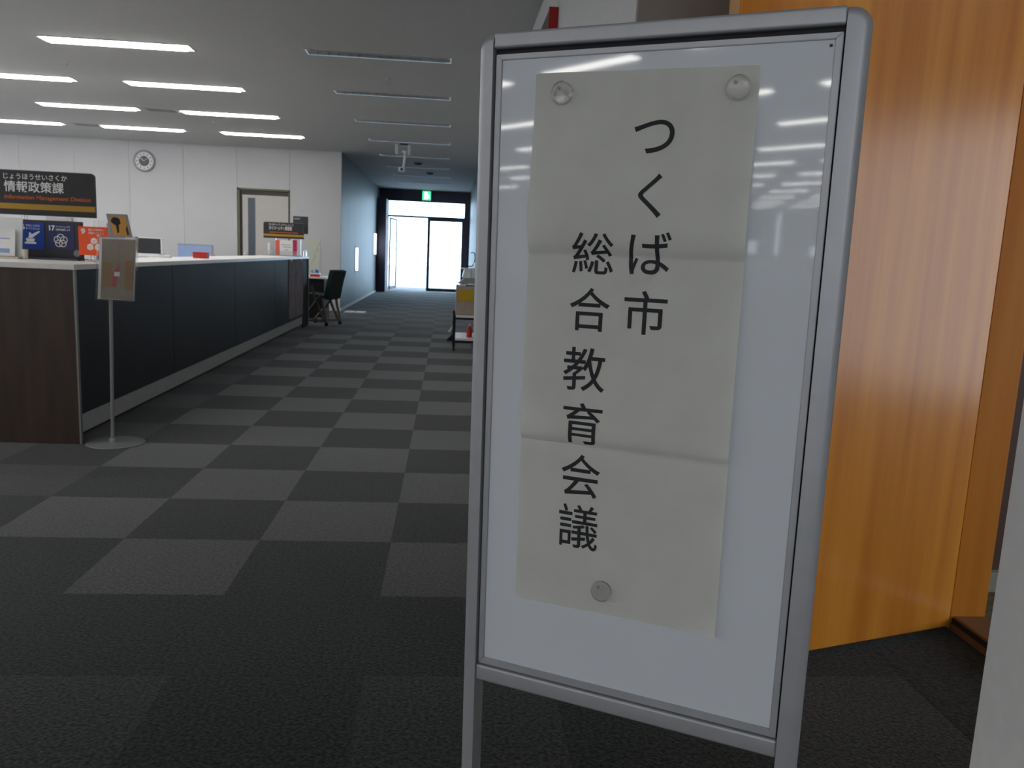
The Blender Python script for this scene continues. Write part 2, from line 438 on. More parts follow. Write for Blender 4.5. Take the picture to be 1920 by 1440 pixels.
# the leaf: hinge at (1.635, 2.313), swung out to (0.68, 2.017)
hx, hy = 1.636, 2.300
ang = math.atan2(2.018 - 2.313, .68 - 1.635)
ML = Matrix.Translation((hx, hy, 0)) @ Matrix.Rotation(ang, 4, 'Z')
dl = thing('wooden_door_leaf', 'orange wood veneer door leaf standing open behind the notice board', 'door', M=ML)
lw = 1.0
put('leaf_panel', box(new(), .0, lw, -.038, -.001, .012, 2.10, .002), woodM, dl, world=False)
put('edge_strip', box(new(), lw + .0002, lw + .004, -.038, -.001, .012, 2.10), mat('pale wood edge', lin('#b88a4c'), .5, noise=.1, scale=10), dl, world=False)
b_ = new(); cyl(b_, (lw - .07, -.001, 1.0), (lw - .07, .05, 1.0), .011); tube(b_, [(lw - .07, .05, 1.0), (lw - .19, .05, 1.0)], .010)
put('door_handle', b_, steelM, dl, True, world=False)
for hz in ():
    put('hinge', cyl(new(), (-.0125, -.001, hz - .05), (-.0125, -.001, hz + .05), .007), steelM, dl, True, world=False)
# the room beyond the doorway
struct('floor_room', box(new(), 1.7575, 5.2, -2.2, 2.544, -.05, .032), roomC)
struct('wall_room', (lambda b: (box(b, 1.757, 5.2, 2.545, 2.70, .0, 2.8), b)[1])(new()), brownW)
struct('baseboard_room', box(new(), 1.7575, 5.2, 2.521, 2.5445, .033, .105), skirtM)
struct('wall_room_side', (lambda b: (box(b, 5.2, 5.35, -2.2, -1.3, 0, 2.8), box(b, 5.2, 5.35, 1.6, 2.70, 0, 2.8), box(b, 5.2, 5.35, -1.3, 1.6, 0, .25), box(b, 5.2, 5.35, -1.3, 1.6, 2.2, 2.8), box(b, 1.81, 5.35, -2.35, -2.2, 0, 2.8), box(b, 1.81, 5.35, -2.35, 2.70, 2.801, 2.9), b)[6])(new()), whiteM)
w3 = sroot('window_3', (5.2, .15, .25))
put('window_shade', box(new(), 5.22, 5.24, -1.3, 1.6, .25, 2.2), mat('daylit meeting room shade', (.88, .92, 1), .6, emit=4.2), w3)
b_ = new()
for yy in (-1.3, 1.56): box(b_, 5.16, 5.199, yy, yy + .04, .25, 2.2)
put('window_frame', b_, alu, w3)
# window slits far behind, seen only in the reflection of the board
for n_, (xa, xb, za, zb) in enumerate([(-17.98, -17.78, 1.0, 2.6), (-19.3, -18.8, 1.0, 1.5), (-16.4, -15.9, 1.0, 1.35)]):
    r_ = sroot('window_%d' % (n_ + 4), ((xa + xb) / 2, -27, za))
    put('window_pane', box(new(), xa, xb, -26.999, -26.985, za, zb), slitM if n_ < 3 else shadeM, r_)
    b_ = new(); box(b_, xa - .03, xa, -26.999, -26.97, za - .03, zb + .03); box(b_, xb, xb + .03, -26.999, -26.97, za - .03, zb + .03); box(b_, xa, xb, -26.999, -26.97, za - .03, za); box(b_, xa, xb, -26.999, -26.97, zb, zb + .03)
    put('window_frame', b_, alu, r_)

# ------------------------------------------------------------------ exit at the end of the corridor
EY = 22.5
ex = sroot('door_3', (-.65, EY, 0))
put('door_frame', (lambda b: (box(b, -1.901, -1.655, EY - .9, EY + .1, 0, 2.43), box(b, -1.901, RX, EY - .02, EY + .1, 2.43, CEIL - .001), b)[2])(new()), darkF, ex)
put('transom_bar', box(new(), -1.655, .40, EY, EY + .08, 2.0, 2.055), darkF, ex)
put('door_closer', box(new(), -.60, .40, EY - .03, EY, 1.93, 2.0, .004), darkF, ex)
put('end_post', box(new(), .40, RX, EY - .03, EY + .1, 0, 2.43), darkF, ex)
for a, b in ((-1.655, -.62), (-.60, .40)):
    put('transom_pane', box(new(), a, b, EY + .035, EY + .045, 2.056, 2.429), glassM, ex)
# closed right leaf
lf = put('glass_leaf', (lambda b: (box(b, -.60, -.52, EY + .01, EY + .05, .02, 1.99), box(b, .34, .40, EY + .01, EY + .05, .02, 1.99), box(b, -.52, .34, EY + .01, EY + .05, .02, .11), box(b, -.52, .34, EY + .01, EY + .05, 1.93, 1.99), b)[4])(new()), darkF, ex)
put('glass_pane', box(new(), -.519, .339, EY + .026, EY + .034, .111, 1.929), glassM, lf)
# open left leaf swung outwards, seen nearly edge on
lf = put('glass_leaf', (lambda b: (box(b, -1.64, -1.60, EY + .11, EY + .17, .02, 1.99), box(b, -1.52, -1.48, EY + 1.0, EY + 1.06, .02, 1.99),
     prism(b, [(-1.64, EY + .17), (-1.60, EY + .17), (-1.48, EY + 1.0), (-1.52, EY + 1.0)], .02, .11, 'z'), prism(b, [(-1.64, EY + .17), (-1.60, EY + .17), (-1.48, EY + 1.0), (-1.52, EY + 1.0)], 1.93, 1.99, 'z'), b)[4])(new()), darkF, ex)
put('glass_pane', prism(new(), [(-1.622, EY + .171), (-1.617, EY + .171), (-1.498, EY + .999), (-1.503, EY + .999)], .111, 1.929, 'z'), glassM, lf)
put('pull_handle', tube(new(), [(-1.48, EY + .95, .85), (-1.43, EY + .95, .87), (-1.43, EY + .95, 1.13), (-1.48, EY + .95, 1.15)], .012), steelM, lf, True)
# porch roof outside, seen through the transom
struct('porch_roof', box(new(), -3.5, 2.2, EY + .101, 25.2, 2.62, 2.78), mat('porch soffit', (.10, .10, .11), .7, noise=.1, scale=4))

# green exit sign under the header
es = thing('exit_sign', 'small lit green emergency exit sign under the dark header of the far glass doors', 'sign', (-.64, EY - .1, 2.45))
put('sign_case', box(new(), -.76, -.52, EY - .14, EY - .021, 2.47, 2.72, .006), whiteP, es)
put('lit_panel', box(new(), -.75, -.53, EY - .145, EY - .1405, 2.48, 2.71), exitG, es)
b_ = new(); box(b_, -.70, -.61, EY - .147, EY - .1455, 2.50, 2.69); box(b_, -.60, -.56, EY - .147, EY - .1455, 2.52, 2.62)
put('door_pictogram', b_, exitW, es)

# ------------------------------------------------------------------ recessed ceiling lights
def make_lamp(x, y, on, detailed=True):
    t = thing('ceiling_light', '-', 'ceiling light', (x, y, CEIL))
    b = new()
    for s in (-1, 1):
        box(b, -HL - .012, HL + .012, s * HW - (.012 if s < 0 else 0), s * HW + (.012 if s > 0 else 0), -.005, 0)
        box(b, s * HL - (.012 if s < 0 else 0), s * HL + (.012 if s > 0 else 0), -HW, HW, -.005, 0)
    put('frame', b, ceilM, t, world=False)
    b = new()   # trough: an open box with sloping ends
    o, i_, d = .003, .02, .075
    A = [(-HL + o, -HW + o, 0), (HL - o, -HW + o, 0), (HL - o, HW - o, 0), (-HL + o, HW - o, 0)]
    Bv = [(-HL + .06, -HW + .04, d), (HL - .06, -HW + .04, d), (HL - .06, HW - .04, d), (-HL + .06, HW - .04, d)]
    A = [b.verts.new(v) for v in A]; Bv = [b.verts.new(v) for v in Bv]
    for k in range(4): b.faces.new((A[k], A[(k + 1) % 4], Bv[(k + 1) % 4], Bv[k]))
    b.faces.new(Bv)
    put('reflector', b, troughM, t, world=False)
    if on:
        # prismatic diffuser hanging just below the ceiling, with tapered ends
        b = new(); w, e = .085, .035
        def ring_(x, k, zz): return [b.verts.new((x, -w * k, 0)), b.verts.new((x, -w * .55 * k, -zz)), b.verts.new((x, w * .55 * k, -zz)), b.verts.new((x, w * k, 0))]
        rs = [ring_(-HL + .012, .15, .004), ring_(-HL + .012 + e, 1, .020), ring_(HL - .012 - e, 1, .020), ring_(HL - .012, .15, .004)]
        for p_, q_ in zip(rs, rs[1:]):
            for k in range(4): b.faces.new((p_[k], p_[(k + 1) % 4], q_[(k + 1) % 4], q_[k]))
        b.faces.new(rs[0]); b.faces.new(rs[-1][::-1])
        put('diffuser', b, tubeOn, t, world=False)
        return t
    put('tube', cyl(new(), (-HL + .03, 0, .02), (HL - .03, 0, .02), .014, 10), tubeOff, t, True, world=False)
    if detailed:
        b = new()
        n = 14
        for k in range(1, n):
            xx = -HL + 2 * HL * k / n
            box(b, xx - .002, xx + .002, -HW + .004, -.018, .001, .03); box(b, xx - .002, xx + .002, .018, HW - .004, .001, .03)
        put('louver', b, louvM, t, world=False)['kind'] = 'stuff'
    return t
ORD = ['first', 'second', 'third', 'fourth', 'fifth', 'sixth', 'seventh', 'eighth', 'ninth', 'tenth', 'eleventh', 'twelfth', 'thirteenth', 'fourteenth', 'fifteenth', 'sixteenth', 'seventeenth']
lampL = make_lamp(lit_cols[0], 7.42, True); lampR = make_lamp(lit_cols[1], 5.58, True, False); lampO = make_lamp(-.64, 7.27, False)
GL, GR, GO = 'lit tube lights over the office', 'lit tube lights behind the camera seen in the board', 'unlit lights over the corridor'
colname = {-2.85: 'in the column nearest the corridor', -4.6: 'in the second column from the corridor', -6.35: 'in the third column from the corridor', -8.1: 'in the fourth column from the corridor', -9.85: 'in the fifth column from the corridor', -11.6: 'in the sixth column from the corridor', -13.35: 'in the seventh column from the corridor', -15.1: 'in the eighth column from the corridor', -16.85: 'in the ninth column from the corridor', -18.6: 'in the tenth column from the corridor'}
rown = {7.42: 'frontmost row', 9.2: 'second row from the front', 11.0: 'third row from the front', 12.83: 'row nearest the far wall'}
for y in lit_rows:
    for x in [c for c in lit_cols if (c, y) in LIT]:
        if y in rown:
            lb = 'lit ceiling light %s, %s' % (colname[x], rown[y])
            if x == lit_cols[0] and y == 7.42: lampL['label'] = lb; lampL['group'] = GL
            else: dup(lampL, (x, y, CEIL), lb, GL)
        else:
            k = [r for r in lit_rows if r not in rown].index(y)
            lb = 'lit ceiling light %s, %s row behind the photographed ones' % (colname[x], ORD[k])
            if x == lit_cols[1] and y == 5.58: lampR['label'] = lb; lampR['group'] = GR
            else: dup(lampR, (x, y, CEIL), lb, GR)
vis_off = [7.27, 9.0, 10.87, 12.68, 14.6, 16.44, 18.3, 20.0]
for y in off_rows:
    if y in vis_off:
        lb = 'unlit recessed light over the corridor, %s of the row counted towards the exit' % ORD[vis_off.index(y)]
    else:
        lb = 'unlit recessed light over the corridor above the notice board, %s' % {5.43: 'farther', 3.6: 'middle', 1.75: 'nearer'}[y]
    if y == 7.27: lampO['label'] = lb; lampO['group'] = GO
    else: dup(lampO, (-.64, y, CEIL), lb, GO)

# small ceiling fittings
def sprinkler(x, y, label, r=.028):
    t = thing('sprinkler_head', label, 'sprinkler', (x, y, CEIL), group='sprinkler heads in the ceiling')
    put('cover_plate', disc([(r, 0), (r, .004), (r * .6, .010)], Matrix.Translation((x, y, CEIL)) @ Matrix.Rotation(PI, 4, 'X')), steelM, t, True)
    b = new(); cyl(b, (x, y, CEIL - .03), (x, y, CEIL - .0101), r * .22); cyl(b, (x, y, CEIL - .034), (x, y, CEIL - .0301), r * .55)
    put('nozzle', b, alu, t, True)
sprinkler(-3.66, 8.3, 'tiny sprinkler head below the frontmost lit light near the picture left')
sprinkler(-.63, 8.18, 'tiny sprinkler head between the first two unlit corridor lights')
sprinkler(-3.28, 11.8, 'tiny sprinkler head between the two lit rows nearest the far wall')
sprinkler(-1.15, 18.9, 'tiny sprinkler head left of the far corridor lights')
def smoke(x, y, label, r=.09):
    t = thing('smoke_detector', label, 'detector', (x, y, CEIL))
    put('base', disc([(r, 0), (r, .012)], Matrix.Translation((x, y, CEIL)) @ Matrix.Rotation(PI, 4, 'X')), greyP, t, True)
    put('sensor_dome', disc([(r * .8, .0121), (r * .7, .035), (r * .4, .045)], Matrix.Translation((x, y, CEIL)) @ Matrix.Rotation(PI, 4, 'X')), signK, t, True)
smoke(-.62, 15.6, 'dark round detector on the corridor ceiling just behind the hanging camera')
smoke(-.44, 17.4, 'dark round detector on the corridor ceiling nearer the exit')
def vent(x, y, label):
    t = thing('ceiling_vent', label, 'vent', (x, y, CEIL))
    b = new()
    box(b, x - .2, x + .2, y - .12, y - .10, CEIL - .008, CEIL); box(b, x - .2, x + .2, y + .10, y + .12, CEIL - .008, CEIL)
    box(b, x - .2, x - .18, y - .10, y + .10, CEIL - .008, CEIL); box(b, x + .18, x + .2, y - .10, y + .10, CEIL - .008, CEIL)
    put('vent_frame', b, ceilM, t)
    for k in range(5): put('slat', box(new(), x - .179, x + .179, y - .09 + k * .04, y - .075 + k * .04, CEIL - .010, CEIL - .001), louvM, t)
vent(-3.69, 10.95, 'grey slatted vent between the lit lights of the third row')
vent(-5.375, 12.8, 'grey slatted vent between the lit lights nearest the far wall')

# hanging camera fitting
hc = thing('ceiling_camera', 'white pendant camera on a curved stem under the corridor ceiling', 'camera', (-.745, 13.0, CEIL))
cx_, cy_ = -.745, 13.0
put('mounting_plate', box(new(), cx_ - .06, cx_ + .06, cy_ - .06, cy_ + .06, CEIL - .02, CEIL, .004), signK, hc)
put('bracket', box(new(), cx_ - .13, cx_ - .085, cy_ - .03, cy_ + .03, CEIL - .16, CEIL - .0005, .01), whiteP, hc, True)
put('bracket', box(new(), cx_ + .061, cx_ + .11, cy_ - .03, cy_ + .03, CEIL - .16, CEIL - .0005, .015), whiteP, hc, True)
put('arm', box(new(), cx_ - .02, cx_ + .06, cy_ - .05, cy_ - .0, CEIL - .13, CEIL - .10, .008), whiteP, hc, True)
put('stem', tube(new(), [(cx_ + .03, cy_ - .04, CEIL - .12), (cx_ + .02, cy_ - .04, CEIL - .24), (cx_ + .01, cy_ - .04, CEIL - .33), (cx_ - .0, cy_ - .04, CEIL - .36)], .02), whiteP, hc, True)
put('camera_head', (lambda b: (box(b, cx_ - .07, cx_ + .03, cy_ - .10, cy_ + .02, CEIL - .42, CEIL - .355, .02), b)[1])(new()), whiteP, hc, True)
put('lens', cyl(new(), (cx_ - .02, cy_ - .115, CEIL - .39), (cx_ - .02, cy_ - .1005, CEIL - .39), .02), signK, hc, True)

# red projecting box on the right corridor wall
rb = thing('red_wall_sign', 'red flat box sign high on the white wall behind the board', 'sign', (RX - .03, 4.9, 2.2))
b_ = new(); box(b_, RX - .052, RX - .0005, 4.60, 4.615, 2.20, 2.462)
put('red_end_plate', b_, redS, rb)
put('sign_body', box(new(), RX - .050, RX - .0005, 4.6155, 5.25, 2.21, 2.455, .003), mat('dark mauve sign side', lin('#4a3038'), .5, noise=.05), rb)

# steel floor plates
for k, (xa, xb, lb) in enumerate([(-1.80, -1.63, 'small steel floor plate beside the corridor wall base, left one'), (-1.61, -1.44, 'small steel floor plate in the carpet, right one of the pair')]):
    t = thing('floor_plate', lb, 'floor plate', ((xa + xb) / 2, 14.45, 0))
    put('plate', box(new(), xa, xb, 14.25, 14.65, .0003, .004, .001), steelM, t)
    put('lid', box(new(), xa + .03, xb - .03, 14.33, 14.57, .0041, .006), whiteP, t)

# ------------------------------------------------------------------ service counter
CX, CY0, CY1, CT = -1.97, 4.44, 11.65, .972
ct = thing('service_counter', 'long service counter with dark front panels and brown end panel along the carpet', 'counter', (-2.2, 8.0, 0))
put('worktop', prism(new(), [(CX + .012, CY0 - .012), (CX + .012, CY1 + .01), (CX - .46, CY1 + .01), (CX - .46, CY0 + .95), (-3.6, CY0 + .95), (-3.6, CY0 - .012)], CT - .028, CT, 'z', .002), topM, ct)
put('carcass', box(new(), -3.55, CX - .405, CY0 + .0205, CY0 + .90, .10, CT - .0285), seamM, ct)
put('carcass', box(new(), CX - .40, CX - .0205, CY0 + .0205, CY1 - .02, .16, CT - .0285), seamM, ct)
for a, b in ((4.4605, 5.984), (5.984, 7.70), (7.70, 9.42), (9.42, 11.245)):
    put('front_panel', box(new(), CX - .02, CX, a + .003, b - .003, .16, CT - .029, .0015), ctrF, ct)
put('front_panel', box(new(), CX - .02, CX, 11.248, CY1 - .004, .0, CT - .029, .0015), blackM, ct)
put('kick_band', box(new(), CX - .03, CX - .008, CY0 + .0205, 11.244, .055, .1595), kickM, ct)
put('plinth', box(new(), CX - .36, CX - .09, CY0 + .05, 11.2, 0, .0545), groove, ct)
put('end_panel', box(new(), -3.58, CX - .0005, CY0, CY0 + .02, .002, CT - .029, .001), ctrM, ct)
put('end_panel', box(new(), CX - .40, CX - .021, CY1 - .0195, CY1, .002, CT - .029, .001), ctrM, ct)
put('edge_strip', box(new(), CX, CX + .010, CY0 - .002, CY0 + .020, .001, CT - .029, .002), edgeM, ct)
put('edge_strip', box(new(), CX + .0005, CX + .012, CY1 - .02, CY1 + .002, .001, CT - .029, .002), edgeM, ct)

# poster in a plastic sleeve on the front, near the far end
ps = thing('hanging_poster', 'greyish sleeved poster hanging on the counter front near its far end', 'poster', (CX, 10.72, .2))
t_ = new(); n_ = 8
for k in range(n_):
    a, b = 10.24 + .94 * k / n_, 10.24 + .94 * (k + 1) / n_
    da, db = .003 + .010 * abs(math.sin(k * 1.1)), .003 + .010 * abs(math.sin((k + 1) * 1.1))
    prism(t_, [(CX + da, a), (CX + db, b), (CX + db + .002, b), (CX + da + .002, a)], .20, .93, 'z')
bmesh.ops.remove_doubles(t_, verts=t_.verts[:], dist=1e-5)
put('sleeve', t_, mauve, ps)
for yy in (10.35, 11.05): put('tape', box(new(), CX + .0005, CX + .020, yy - .03, yy + .03, .925, .940), whiteP, ps)

# ------------------------------------------------------------------ hanging-style division signs on the counter
def division_sign(x0, x1, y, z0, z1, kana, kanji, eng, label):
    t = thing('division_sign', label, 'sign', ((x0 + x1) / 2, y, CT))
    w, h = x1 - x0, z1 - z0; r = .022; th_ = .018
    pts = []
    for cx0, cz0, a0 in ((x1 - r, z1 - r, 0), (x0 + r, z1 - r, 90), (x0 + .004, z0 + .004, 180), (x1 - .004, z0 + .004, 270)):
        rr = r if a0 < 180 else .004
        for k in range(6):
            a = math.radians(a0 + 18 * k); pts.append((cx0 + rr * math.cos(a), cz0 + rr * math.sin(a)))
    put('sign_panel', prism(new(), pts, y, y + th_), signK, t)
    put('top_edge', box(new(), x0 + .02, x1 - .02, y + .001, y + th_ - .001, z1 + .0002, z1 + .003), edgeM, t)
    put('yellow_stripe', box(new(), x0 + .0005, x1 - .0005, y - .0012, y - .0001, z0 + .13 * h, z0 + .255 * h), signY, t)
    tx = x0 + .135 * w
    for s, a, b, e, m, bo in ((kana, .80, .93, x0 + .738 * w, printW, .004), (kanji, .515, .765, x0 + .703 * w, printW, .010), (eng, .33, .45, x0 + .957 * w, printO, .01)):
        if s: text('lettering', s, m, t, tx, e, z0 + a * h, z0 + b * h, y - .0002, bo, skew=.006 if s == eng else 0)
    for xx in (x0 + .32 * w, x0 + .72 * w):
        put('support_post', box(new(), xx - .008, xx + .008, y + .004, y + .014, CT + .006, z0 - .0002), clearT, t)
        put('support_foot', box(new(), xx - .03, xx + .03, y - .03, y + .05, CT + .0002, CT + .0055), clearT, t)
    return t
division_sign(-2.821, -2.200, 5.3, 1.2343, 1.5025, 'じょうほうせいさくか', '情報政策課', 'Information Management Division',
              'black sign with white and orange writing and yellow stripe above the near counter end')
s2 = division_sign(-2.508, -1.970, 11.3, 1.204, 1.416, 'だいばーしてぃすいしんしつ', 'ダイバーシティ推進室', '',
              'black sign with yellow stripe above the far counter end')
put('orange_line', box(new(), -2.43, -2.05, 11.2992, 11.2999, 1.276, 1.290), mat('dull orange print', lin('#a85418'), .6, noise=.03), s2)
t = thing('room_sign', 'small dark plain sign rising behind the far division sign', 'sign', (-2.12, 11.55, CT))
put('sign_panel', box(new(), -2.16, -1.955, 11.55, 11.562, 1.28, 1.518, .002), mat('dark green grey sign', lin('#34383a'), .5, noise=.05), t)
put('faint_print', box(new(), -2.148, -2.065, 11.5490, 11.5499, 1.474, 1.494), greyP, t)
put('support_post', box(new(), -2.06, -2.05, 11.552, 11.560, CT + .0002, 1.2798), clearM, t)

# ------------------------------------------------------------------ display board with goal cards
db = thing('display_board', 'dark grey standing board carrying blue and navy goal cards on the near counter', 'display board', (-2.45, 5.22, CT))
put('board_panel', box(new(), -2.70, -2.225, 5.15, 5.18, CT + .012, 1.205, .003), stackG, db)
put('board_base', box(new(), -2.72, -2.215, 5.06, 5.23, CT + .0002, CT + .0118, .003), stackG, db)
put('paper_sheet', box(new(), -2.43, -2.28, 5.152, 5.178, 1.2055, 1.228), whiteP, db)
put('round_badge', disc([(.02, 0), (.02, .002)], Matrix.Translation((-2.255, 5.1495, 1.015)) @ Matrix.Rotation(PI / 2, 4, 'X')), greyP, db)
def card(name_mat, x0, z0, s, y, parent, num, l1, l2):
    c = put('goal_card', box(new(), x0, x0 + s, y - .003, y, z0, z0 + s), name_mat, parent)
    yy = y - .0032
    text('lettering', num, printW, c, x0 + .09 * s, x0 + (.17 + .07 * len(num)) * s, z0 + .73 * s, z0 + .93 * s, yy, .04)
    text('lettering', l1, printW, c, x0 + .34 * s, x0 + .86 * s, z0 + .85 * s, z0 + .93 * s, yy, .01)
    text('lettering', l2, printW, c, x0 + .34 * s, x0 + .86 * s, z0 + .74 * s, z0 + .82 * s, yy, .01)
    return c
def ring(bm, cx, cz, r, w, y, seg=28):
    A = [bm.verts.new((cx + r * math.cos(2 * PI * k / seg), y, cz + r * math.sin(2 * PI * k / seg))) for k in range(seg)]
    B = [bm.verts.new((cx + (r - w) * math.cos(2 * PI * k / seg), y, cz + (r - w) * math.sin(2 * PI * k / seg))) for k in range(seg)]
    for k in range(seg): bm.faces.new((A[k], A[(k + 1) % seg], B[(k + 1) % seg], B[k]))
def poly(bm, pts, y):
    bm.faces.new([bm.verts.new((p[0], y, p[1])) for p in pts])
s_ = .158
c17 = card(sd17, -2.425, 1.03, s_, 5.1498, db, '17', 'パートナーシップで', '目標を達成しよう')
b_ = new()
for k in range(5):
    a = PI / 2 + k * 2 * PI / 5
    ring(b_, -2.425 + .5 * s_ + .125 * s_ * math.cos(a), 1.03 + .36 * s_ + .125 * s_ * math.sin(a), .135 * s_, .026 * s_, 5.1498 - .0036 - .0001 * k)
put('rings_emblem', b_, printW, c17)
c16 = card(sd16, -2.60, 1.03, s_, 5.1498, db, '16', '平和と公正を', 'すべての人に')
b_ = new(); ox, oz = -2.60, 1.03
q = lambda L: [(ox + a * s_, oz + b * s_) for a, b in L]
poly(b_, q([(.28, .20), (.70, .20), (.70, .27), (.28, .27)]), 5.1462); poly(b_, q([(.36, .28), (.62, .28), (.66, .40), (.32, .40)]), 5.1462)
poly(b_, q([(.40, .43), (.55, .41), (.86, .66), (.82, .70), (.55, .56), (.50, .64), (.44, .60), (.46, .52)]), 5.1462)
put('dove_emblem', b_, printW, c16)
t = thing('goal_card_nine', 'orange goal card numbered 9 standing at the right end of the grey board', 'card', (-2.13, 5.17, CT))
c9 = card(sd9, -2.194, 1.010, .1687, 5.04, t, '9', '産業と技術革新の', '基盤をつくろう')
b_ = new(); ox, oz, s9 = -2.194, 1.010, .1687
def cube_icon(cx, cz, r, y):
    h = [(cx + r * math.cos(math.radians(30 + 60 * k)), cz + r * math.sin(math.radians(30 + 60 * k))) for k in range(6)]
    c0 = (cx, cz); g = .90
    for idx in ((0, 1, 2), (2, 3, 4), (4, 5, 0)):
        pts = [c0, h[idx[0]], h[idx[1]], h[idx[2]]]
        mx = sum(p[0] for p in pts) / 4; mz = sum(p[1] for p in pts) / 4
        poly(b_, [(mx + (p[0] - mx) * g, mz + (p[1] - mz) * g) for p in pts], y)
cube_icon(ox + .52 * s9, oz + .50 * s9, .13 * s9, 5.0362); cube_icon(ox + .39 * s9, oz + .29 * s9, .13 * s9, 5.0362); cube_icon(ox + .65 * s9, oz + .29 * s9, .13 * s9, 5.0362)
put('cubes_emblem', b_, printW, c9)
put('card_stand', (lambda b: (box(b, -2.13, -2.11, 5.0405, 5.055, CT + .006, 1.15), box(b, -2.17, -2.07, 5.00, 5.08, CT + .0002, CT + .0055), b)[2])(new()), clearM, t)
# leaflets and stacks around it
t = thing('leaflet_holder', 'clear holder with white and pale blue leaflets behind the orange card', 'holder', (-2.08, 5.3, CT))
put('holder', (lambda b: (box(b, -2.20, -2.02, 5.27, 5.273, CT + .0002, 1.22), box(b, -2.20, -2.02, 5.33, 5.333, CT + .0002, 1.22), box(b, -2.20, -2.02, 5.273, 5.33, CT + .0002, CT + .003), b)[3])(new()), clearT, t)
put('leaflet', box(new(), -2.195, -2.13, 5.276, 5.30, CT + .0032, 1.05), mat('pale blue leaflet', lin('#9cb4d8'), .7, noise=.05), t)
put('leaflet', box(new(), -2.127, -2.025, 5.276, 5.30, CT + .0032, 1.205), whiteP, t)
t = thing('booklet', 'dull red booklet lying on the near counter under the orange card', 'booklet', (-2.12, 4.98, CT))
put('pages', box(new(), -2.19, -2.04, 5.10, 5.21, CT + .0003, CT + .010), whiteP, t)
put('cover', box(new(), -2.192, -2.038, 5.098, 5.212, CT + .0102, CT + .012), mat('dull red cover', lin('#7c4038'), .6, noise=.06), t)
t = thing('document_tray', 'white upright document holder with pale blue marks at the picture left edge of the counter', 'holder', (-2.55, 4.95, CT))
M2 = Matrix.Translation((-2.58, 4.98, CT)) @ Matrix.Rotation(math.radians(-8), 4, 'X')
def lb(*a, **k):
    b = box(new(), *a, **k); bmesh.ops.transform(b, verts=b.verts, matrix=M2); return b
put('back_sheet', lb(-.20, .085, 0.0, .006, .012, .24), whiteP, t)
put('front_sheet', lb(-.20, .06, -.028, -.024, .012, .17), whiteP, t)
put('blue_mark', lb(-.05, .03, -.0295, -.0282, .03, .055), blueP, t)
put('blue_mark', lb(-.09, .03, -.0295, -.0282, .11, .116), blueP, t)
put('stand_foot', box(new(), -2.74, -2.49, 4.93, 5.02, CT + .0002, CT + .012, .002), cream, t)
t = thing('paper_cup', 'cream cup standing beside the white document holder at the grey board foot', 'cup', (-2.475, 4.98, CT))
put('cup_body', (lambda b: (lathe(b, [(.014, 0), (.018, .058), (.016, .058), (.013, .004)], (-2.475, 4.98, CT + .0003), 24), b)[1])(new()), cream, t, True)
# red box on the worktop
t = thing('red_box', 'small red box lying on the counter top in front of the far wall', 'box', (-2.18, 7.4, CT))
put('box_body', box(new(), -2.245, -2.125, 7.36, 7.44, CT + .0003, CT + .042, .006), redP, t)
put('box_lid', box(new(), -2.247, -2.123, 7.358, 7.442, CT + .0425, CT + .055, .005), redP, t)

# brochures at the far end
t = thing('leaflet_rack', 'clear rack with white, coral and magenta leaflets on the far counter end', 'rack', (-2.2, 11.0, CT))
put('rack_base', box(new(), -2.44, -1.98, 10.95, 11.20, CT + .0003, CT + .012, .003), greyP, t)
for a, b, h_, m in ((-2.40, -2.37, 1.14, whiteP), (-2.365, -2.30, 1.17, mat('silver card', lin('#b4b6bc'), .5, noise=.05)), (-2.295, -2.245, 1.18, coralP), (-2.24, -2.075, 1.18, whiteP), (-2.07, -2.015, 1.19, pinkP)):
    put('leaflet', box(new(), a, b, 11.05, 11.062, CT + .0125, h_), m, t)
for za, xa, xb in ((1.115, -2.222, -2.10), (1.085, -2.20, -2.085), (1.05, -2.18, -2.13)):
    put('faint_print', box(new(), xa, xb, 11.0490, 11.0499, za, za + .010), mat('grey print', lin('#a8a4a8'), .7, noise=.02), t)
put('rack_front', box(new(), -2.42, -2.0, 10.98, 10.983, CT + .0125, CT + .07), clearM, t)
t = thing('glass_ornament', 'small clear block glinting on the far corner of the counter', 'ornament', (-1.985, 11.55, CT))
put('block', box(new(), -2.01, -1.975, 11.50, 11.56, CT + .0003, CT + .07, .004), clearM, t)
put('cap', box(new(), -2.012, -1.973, 11.498, 11.562, CT + .0705, CT + .085, .003), whiteP, t)

# ------------------------------------------------------------------ desks behind the counter
def desk(x, y, w, d, label, group=None):
    t = thing('office_desk', label, 'desk', (x, y, 0), group=group)
    put('desktop', box(new(), x - w / 2, x + w / 2, y - d / 2, y + d / 2, .695, .72, .003), whiteP, t)
    for sx in (-1, 1):
        put('leg_frame', (lambda b: (box(b, x + sx * (w / 2 - .05) - .02, x + sx * (w / 2 - .05) + .02, y - d / 2 + .03, y - d / 2 + .07, .03, .6948),
            box(b, x + sx * (w / 2 - .05) - .02, x + sx * (w / 2 - .05) + .02, y + d / 2 - .07, y + d / 2 - .03, .03, .6948),
            box(b, x + sx * (w / 2 - .05) - .02, x + sx * (w / 2 - .05) + .02, y - d / 2 + .02, y + d / 2 - .02, 0, .03), b)[3])(new()), greyP, t)
    put('modesty_panel', box(new(), x - w / 2 + .08, x + w / 2 - .08, y + d / 2 - .03, y + d / 2 - .015, .35, .6948), greyP, t)
    return t
desk(-3.75, 12.55, 1.4, .7, 'white office desk under the monitor, behind the counter', 'office desks behind the counter')
